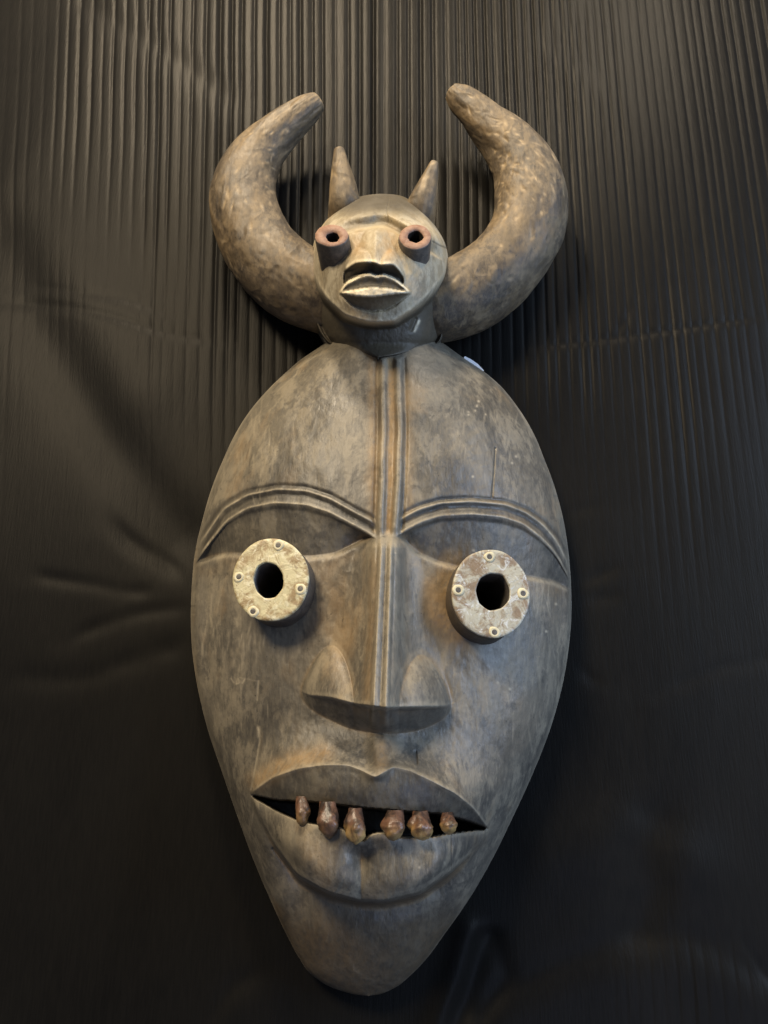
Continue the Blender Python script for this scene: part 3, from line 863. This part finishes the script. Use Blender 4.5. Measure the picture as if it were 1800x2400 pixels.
    for tx, ty in ((786, 588), (968, 590)):
        gg = gs(np.hypot(X - tx, (Y - ty) * 0.9), 40) * sst(0.985, 0.9, np.abs(Sg))
        H = H + np.maximum(0.121 - H, 0) * np.minimum(1, 1.35 * gg)
    H = blur(H, 1)
    soot_shade = blur(soot_shade, 1)
    # grain crack in the brow
    g = gs(X - 909 - 2 * np.sin(Y / 9), 1.5) * sst(455, 462, Y) * sst(530, 520, Y)
    H = H - 0.0010 * g; soot_shade = np.maximum(soot_shade, 0.6 * g)
    g = gs(seg_dist(X, Y, [(1014, 566), (1030, 575), (1048, 582)]), 2)
    H = H - 0.001 * g; soot_shade = np.maximum(soot_shade, 0.6 * g)
    dust = np.maximum(dust, 0.9 * gs(np.hypot(X - 916, (Y - 575) * 0.6), 24) * (0.5 + 0.7 * noise(X / 12, Y / 16, 3)))
    dust = np.maximum(dust, 0.6 * gs(np.hypot(X - 838, (Y - 575) * 0.6), 22))
    H = H + 0.0008 * fbm(X / 26, Y / 32, 2, 4) * edge + 0.00018 * fbm(X / 7, Y / 9, 6, 3)
    soot_shade = np.maximum(soot_shade, 0.5 * sst(0.82, 1.0, np.abs(Sg)) * sst(600, 680, Y))  # sides toned darker on the lower half
    # chip on the neck
    H = H - 0.002 * gs(seg_dist(X, Y, [(974, 748), (964, 772)]), 5); soot_shade = np.maximum(soot_shade, 0.8 * gs(seg_dist(X, Y, [(978, 745), (968, 768)]), 3))
    wear = np.maximum(wear, 0.7 * gs(seg_dist(X, Y, [(982, 752), (972, 776)]), 3.5))
    P = unproj(X, Y, H).reshape(-1, 3)
    marks = np.clip(np.stack([wear, dust, soot_shade], -1), 0, 1).reshape(-1, 3)
    loop = np.concatenate([np.arange(nc - 1, -1, -1), np.arange(nr) * nc, (nr - 1) * nc + np.arange(nc), (np.arange(nr) * nc + nc - 1)[::-1]])
    _, ix = np.unique(loop, return_index=True)
    loop = loop[np.sort(ix)]
    cen = P[loop].mean(0)
    allV = [P]; allM = [marks]; rings = [loop]; base = len(P); fs = [grid_faces(nr, nc)]
    pr = P[loop]
    for k, sc in enumerate((0.995, 0.96, 0.90)):
        qv = cen + (pr - cen) * np.array([sc, 1, sc])
        qv[:, 1] = pr[:, 1] + (0.003 - pr[:, 1]) * (k + 1) / 3
        allV.append(qv); allM.append(marks[loop]); rings.append(np.arange(base, base + len(qv))); base += len(qv)
    n = len(loop)
    for a_, b_ in zip(rings[:-1], rings[1:]):
        j = np.arange(n); j2 = (j + 1) % n
        fs.append(np.stack([a_[j], b_[j], b_[j2], a_[j2]], -1))
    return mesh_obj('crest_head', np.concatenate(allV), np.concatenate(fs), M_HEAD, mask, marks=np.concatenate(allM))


head = carve_head()
head['label'] = 'small pale rubbed face with tube eyes'


# ------------------------------------------------------------------ horns
def spline3(P, n):
    P = np.array(P, float)
    d = np.r_[0, np.cumsum(np.linalg.norm(np.diff(P[:, :2], axis=0), axis=1))]
    v = np.linspace(0, d[-1], n)
    g = np.gradient(P, d, axis=0)
    i = np.clip(np.searchsorted(d, v, side='right') - 1, 0, len(P) - 2)
    hh = (d[i + 1] - d[i])[:, None]; t = (v - d[i])[:, None] / hh
    return (2 * t ** 3 - 3 * t ** 2 + 1) * P[i] + (t ** 3 - 2 * t ** 2 + t) * hh * g[i] + (-2 * t ** 3 + 3 * t ** 2) * P[i + 1] + (t ** 3 - t ** 2) * hh * g[i + 1]


def horn(name, pts, mat, seed, nseg=400, nring=190, squash=1.0, strokes=0, spot=None, bumpy=0.0016, label=None):
    """pts: (px, py, radius px, h of the axis); first = root, last = tip"""
    c = spline3(pts, nseg)
    P = unproj(c[:, 0], c[:, 1], c[:, 3])
    P2 = unproj(c[:, 0] + 10, c[:, 1], c[:, 3])
    # metres per pixel at right angles to the ray
    dist = np.linalg.norm(P - np.array([0, -D, 0]), axis=1)
    cosv = F / np.sqrt(F ** 2 + (c[:, 0] - 900) ** 2 + (c[:, 1] - 1200) ** 2)
    R = c[:, 2] * dist * cosv / F
    T = np.gradient(P, axis=0); T /= np.linalg.norm(T, axis=1)[:, None]
    view = np.array([0, -D, 0]) - P; view /= np.linalg.norm(view, axis=1)[:, None]
    N1 = np.cross(T, view); N1 /= np.linalg.norm(N1, axis=1)[:, None]
    N2 = np.cross(N1, T)
    a = np.linspace(0, 2 * np.pi, nring, endpoint=False)
    A, K = np.meshgrid(a, np.arange(nseg))
    L = np.r_[0, np.cumsum(np.linalg.norm(np.diff(P, axis=0), axis=1))]
    LL = L[:, None] + 0 * A
    per = lambda f, s_, sd, n_=3: fbm(np.cos(A) * f + 40, LL * s_ + np.sin(A) * f + 9, sd, n_)
    disp = bumpy * per(1.6, 22, seed) + bumpy * 0.22 * per(4, 70, seed + 3) + bumpy * 0.10 * per(12, 240, seed + 5)
    RR = R[:, None] * (1 + 0 * A) + disp * np.minimum(1, R[:, None] / 0.010)
    V = P[:, None] + N1[:, None] * (np.cos(A) * RR)[..., None] + N2[:, None] * (np.sin(A) * RR * squash)[..., None]
    rng = np.random.RandomState(seed)
    wear = np.clip(0.25 * sst(0.15, 0.6, per(5, 70, seed + 9)), 0, 1)
    for _ in range(strokes):
        l0, sl, a0, sa = spot if spot and rng.rand() < 0.75 else (0.5, 0.3, 1.5, 0.9)
        lk = rng.normal(l0, sl) * L[-1]; ak = rng.normal(a0, sa)
        da = (A - ak + np.pi) % (2 * np.pi) - np.pi
        x_ = da * R[:, None]; y_ = LL - lk
        an = rng.normal(0, 0.35)
        x2 = x_ * math.cos(an) + y_ * math.sin(an); y2 = y_ * math.cos(an) - x_ * math.sin(an)
        g = rng.uniform(0.4, 1.0) * np.exp(-(x2 / rng.uniform(0.0009, 0.0020)) ** 2 - (y2 / rng.uniform(0.002, 0.0060)) ** 2)
        wear = np.maximum(wear, g)
        V = V - N2[:, None] * 0  # keep
        depth = g * 0.0006
        V = V - (V - P[:, None]) / np.maximum(RR, 1e-4)[..., None] * depth[..., None]
    dust = np.clip(0.6 * sst(0.0, 0.6, per(2.2, 30, seed + 13)), 0, 1)
    soot_shade = np.clip(0.35 * sst(0.1, 0.6, per(1.8, 22, seed + 23)), 0, 1)
    Vs = [V.reshape(-1, 3)]
    mk = [np.stack([wear, dust, soot_shade], -1).reshape(-1, 3)]
    # blunt tip: three shrinking rings and a centre
    last = V[-1]; ce = P[-1]; rt = R[-1]
    fs = [grid_faces(nseg, nring, True)]
    prev = np.arange((nseg - 1) * nring, nseg * nring); base = nseg * nring
    for sc, fw in ((0.93, 0.10), (0.70, 0.22), (0.35, 0.27)):
        q = ce + (last - ce) * sc + T[-1] * rt * fw
        Vs.append(q); mk.append(np.tile([0.35, 0.2, 0.0], (nring, 1)))
        cur = np.arange(base, base + nring); base += nring
        j = np.arange(nring); j2 = (j + 1) % nring
        fs.append(np.stack([prev[j], prev[j2], cur[j2], cur[j]], -1)); prev = cur
    Vs.append((ce + T[-1] * rt * 0.28)[None]); mk.append(np.array([[0.3, 0.2, 0]]))
    F4 = np.concatenate(fs)
    allf = [tuple(f) for f in F4.tolist()]
    j = np.arange(nring)
    allf += [(int(prev[k]), int(prev[(k + 1) % nring]), base) for k in range(nring)]
    allf.append(tuple(range(nring - 1, -1, -1)))
    o = mesh_obj(name, np.concatenate(Vs), allf, mat, mask, marks=np.concatenate(mk))
    if label:
        o['label'] = label
    return o


horn('horn', [(830, 705, 84, 0.040), (765, 692, 90, 0.040), (692, 664, 92, 0.038), (626, 604, 88, 0.036), (586, 535, 83, 0.036), (571, 472, 78, 0.036), (584, 405, 67, 0.036),
              (610, 360, 57, 0.037), (648, 318, 48, 0.039), (698, 275, 38, 0.042), (728, 252, 31, 0.044), (744, 240, 24, 0.045)],
     M_HORN, 5, strokes=40, spot=(0.55, 0.2, 1.6, 0.8), label='left curved horn')
horn('horn', [(960, 720, 84, 0.040), (1035, 712, 90, 0.040), (1110, 681, 93, 0.038), (1190, 614, 89, 0.036), (1236, 537, 87, 0.036), (1244, 458, 83, 0.036), (1222, 385, 70, 0.036),
              (1186, 334, 59, 0.037), (1145, 294, 48, 0.039), (1105, 255, 38, 0.041), (1075, 228, 30, 0.043), (1060, 215, 20, 0.044)],
     M_HORN, 9, strokes=110, spot=(0.62, 0.13, 1.7, 0.7), label='right curved horn with pale nicks')
horn('spike', [(812, 518, 45, 0.044), (808, 478, 38, 0.058), (803, 430, 30, 0.064), (798, 385, 20, 0.067), (795, 352, 12.5, 0.069)], M_HORN, 21, 90, 48, strokes=8, bumpy=0.0005)
horn('spike', [(975, 525, 45, 0.044), (986, 490, 37, 0.058), (998, 450, 28, 0.064), (1010, 410, 17.5, 0.067), (1018, 382, 10, 0.069)], M_HORN, 27, 90, 48, strokes=8, bumpy=0.0005)


# ------------------------------------------------------------------ tube eyes of the small head
def ring_pts(cx, cy, rx, ry, c, n, N, seed=0, jit=0.0, rot=0.0):
    a = np.linspace(0, 2 * np.pi, N, endpoint=False)
    r = 1 + jit * (noise(np.cos(a) * 2 + 5, np.sin(a) * 2 + 5, seed) * 2 - 1) + jit * 0.5 * (noise(np.cos(a) * 6 + 5, np.sin(a) * 6 + 5, seed + 1) * 2 - 1)
    ex, ey = rx * np.cos(a) * r, ry * np.sin(a) * r
    return ray_plane(cx + ex * math.cos(rot) - ey * math.sin(rot), cy + ex * math.sin(rot) + ey * math.cos(rot), c, n)


def lathe_rings(rings, closed=False):
    N = len(rings[0]); V = np.concatenate(rings)
    f = []
    for i in range(len(rings) - 1):
        j = np.arange(N); j2 = (j + 1) % N
        f.append(np.stack([i * N + j, i * N + j2, (i + 1) * N + j2, (i + 1) * N + j], -1))
    return V, np.concatenate(f)


def eye_tube(cx, cy, rx, ry, hx, hy, hr, h, lean, seed):
    n = np.array([lean, -1.0, 0.20]); n /= np.linalg.norm(n)
    c = unproj(cx, cy, h)
    N = 72
    ax = -n * 0.030
    o0 = ring_pts(cx, cy, rx * 0.97, ry * 0.97, c, n, N, seed, 0.03)
    o1 = ring_pts(cx, cy, rx, ry, c, n, N, seed, 0.03) - n * 0.0012
    i0 = ring_pts(hx, hy, hr, hr * 0.80, c, n, N, seed + 7, 0.08)
    i1 = ring_pts(hx, hy, hr * 0.95, hr * 0.76, c, n, N, seed + 7, 0.08) - n * 0.001
    cc = o1.mean(0)
    far = cc + (o1 - cc) * 1.04 + ax
    ci = i1.mean(0)
    ib = ci + (i1 - ci) * 0.9 + ax * 0.6
    cap = ci + (i1 - ci) * 0.02 + ax * 0.6
    V, f = lathe_rings([far, o1, o0, i0, i1, ib, cap])
    idx = np.repeat([0, 0, 1, 1, 2, 2], N)
    return mesh_obj('eye_tube', V, f, [M_TUBE, M_CUT, M_DARK], head, mat_idx=idx, smooth=False)


eye_tube(777, 552, 40, 26, 780, 555, 16, 0.137, -0.10, 3)
eye_tube(973, 555, 39, 29, 974, 554, 19, 0.137, 0.03, 8)


# ------------------------------------------------------------------ big ringed eyes
def big_eye(cx, cy, rx, ry, hx, hy, hrx, hry, h, nrm, nails, seed, rot, label, pmat):
    n = np.array(nrm, float); n /= np.linalg.norm(n)
    c = unproj(cx, cy, h)
    N = 120
    a = np.linspace(0, 2 * np.pi, N, endpoint=False)
    po = ring_pts(cx, cy, rx, ry, c, n, N, seed, 0.012, rot)
    # polygonal, hand-cut hole
    kk = 9
    ph = (a + 0.3) % (2 * np.pi / kk) - np.pi / kk
    rr = np.cos(np.pi / kk) / np.cos(ph) * (1 + 0.07 * (noise(a * 1.7, a * 0 + seed, seed) * 2 - 1))
    rr = 0.5 * rr + 0.48
    hole = ray_plane(hx + hrx * 1.04 * np.cos(a) * rr, hy + hry * 1.04 * np.sin(a) * rr, c, n)
    rings = []
    rings.append(po - n * 0.0022)
    rings.append(po - n * 0.0004)
    pc = po.mean(0)
    rings.append(pc + (po - pc) * 0.988)
    for t in np.linspace(0.10, 0.94, 10):
        q = (pc + (po - pc) * 0.988) * (1 - t) + hole * t
        px, py = pix_of(q)
        rings.append(q + n * (0.0002 * fbm(px / 16, py / 16, seed, 3))[:, None])
    rings.append(hole)
    rings.append(hole - n * 0.002)
    V, f = lathe_rings(rings)
    plate = mesh_obj('eye_plate', V, f, pmat, mask)
    plate['label'] = label
    # dark wooden drum below the plate
    b0 = pc + (po - pc) * 0.975 - n * 0.0022
    outer = [b0, pc + (po - pc) * 0.99 - n * 0.010, pc + (po - pc) * 1.01 - n * 0.026, pc + (po - pc) * 1.03 - n * 0.045]
    hc = hole.mean(0)
    hl = [hc + (hole - hc) * 1.03 - n * 0.0022, hc + (hole - hc) * 1.03 - n * 0.015, hc + (hole - hc) * 1.0 - n * 0.055]
    V, f = lathe_rings(outer[::-1] + hl)
    idx = np.zeros(len(f), int)
    mesh_obj('eye_drum', V, f, [M_BLOCK], mask, mat_idx=idx)
    for k, (nx, ny) in enumerate(nails):
        cc = ray_plane(np.array([nx * 1.0]), np.array([ny * 1.0]), c, n)[0]
        rings = []
        ex = np.cross(n, [0, 0, 1.0]); ex /= np.linalg.norm(ex); ey = np.cross(n, ex)
        NN = 22
        aa = np.linspace(0, 2 * np.pi, NN, endpoint=False)
        for r_, z_ in ((0.0042, -0.0004), (0.0040, 0.00028), (0.0021, 0.00030), (0.0020, 0.00024), (0.0018, 0.00030), (0.0008, 0.00036), (0.00005, 0.00036)):
            jj = 1 + (0.35 * (noise(np.cos(aa) * 1.5 + k, np.sin(aa) * 1.5 + seed, k) - 0.5) if r_ > 0.003 else 0 * aa)
            rings.append(cc + n * z_ + (np.cos(aa) * r_ * jj)[:, None] * ex + (np.sin(aa) * r_ * jj)[:, None] * ey)
        V, f = lathe_rings(rings)
        mesh_obj('nail', V, f, [M_COLLAR, M_NAIL], plate, mat_idx=np.repeat([0, 0, 0, 1, 1, 1], NN))


big_eye(634, 1359, 89, 97.5, 629, 1360, 35, 43, 0.103, (-0.16, -1, 0.02), [(652, 1278), (560, 1352), (704, 1380), (593, 1433)], 4, 0.15, 'yellowed eye plate, the left one', M_PLATE)
big_eye(1151, 1391, 91, 104, 1156, 1386, 40, 44, 0.104, (0.14, -1, 0.02), [(1147, 1305), (1074, 1383), (1226, 1391), (1159, 1482)], 12, -0.18, 'greyer eye plate, the right one', M_PLATE2)


# ------------------------------------------------------------------ teeth
def tooth(cx, y0, y1, w, tipx, tip_r, seed, amber, h, lean=0.0):
    nseg, N = 22, 22
    v = np.linspace(0, 1, nseg)
    prof = np.interp(v, [0, 0.15, 0.40, 0.58, 0.80, 0.93, 1.0], [0.62, 0.70, 0.88, 0.95, 0.74, 0.38 + tip_r * 0.3, 0.08 + tip_r * 0.45])
    xs = cx + (tipx - cx) * v ** 1.6
    ys = y0 + (y1 - y0) * v
    hs = h + 0.006 * np.sin(v * 2.4) + 0.002 * v
    C = unproj(xs, ys, hs)
    sc = 0.5 * w * prof * (D - h) / F / 1.0
    a = np.linspace(0, 2 * np.pi, N, endpoint=False)
    A, K = np.meshgrid(a, v)
    r = 1 + 0.42 * fbm(np.cos(A) * 1.8 + 4, K * 4 + np.sin(A) * 1.8, seed, 3) + 0.07 * np.abs(np.cos(2.5 * A + seed))
    V = np.empty((nseg, N, 3))
    V[..., 0] = C[:, None, 0] + np.cos(A) * sc[:, None] * r
    V[..., 1] = C[:, None, 1] - np.sin(A) * sc[:, None] * r * 0.85
    V[..., 2] = C[:, None, 2]
    top = C[0] + np.array([0, 0.004, 0.006]); bot = C[-1] + np.array([0, 0, -0.0012])
    Vv = np.concatenate([V.reshape(-1, 3), [bot]])
    f = [tuple(q) for q in grid_faces(nseg, N, True).tolist()]
    b = (nseg - 1) * N
    f += [(b + k, b + (k + 1) % N, len(Vv) - 1) for k in range(N)]
    mk = np.zeros((len(Vv), 3)); mk[:-1, 0] = (sst(0.35, 0.95, K) * amber).ravel(); mk[-1, 0] = amber
    mesh_obj('tooth', Vv, f, M_TOOTH, mask, marks=mk)


tooth(706, 1866, 1932, 31, 710, 0.8, 1, 0.45, 0.096)
tooth(766, 1878, 1963, 49, 772, 0.25, 2, 0.15, 0.106)
tooth(832, 1893, 1976, 49, 834, 0.3, 3, 1.0, 0.110)
tooth(925, 1898, 1967, 50, 922, 0.6, 4, 0.55, 0.110)
tooth(984, 1900, 1966, 50, 991, 0.7, 5, 1.0, 0.106)
tooth(1049, 1904, 1952, 38, 1051, 0.8, 6, 0.8, 0.098)

# ------------------------------------------------------------------ white slip tucked behind the rim
def slip():
    pts = [(1090, 835), (1104, 842), (1120, 853), (1134, 868), (1120, 880), (1095, 862), (1080, 846)]
    f_ = unproj([p[0] for p in pts], [p[1] for p in pts], [0.0195] * len(pts))
    b_ = f_ + np.array([0, 0.0008, 0])
    n = len(pts)
    V = np.concatenate([f_, b_])
    fs = [tuple(range(n)), tuple(range(2 * n - 1, n - 1, -1))] + [(k, n + k, n + (k + 1) % n, (k + 1) % n) for k in range(n)]
    o = mesh_obj('paper_slip', V, fs, M_PAPER, smooth=False)
    o['label'] = 'tiny white slip peeking out behind the upper right rim of the mask'
    o['category'] = 'paper'


slip()
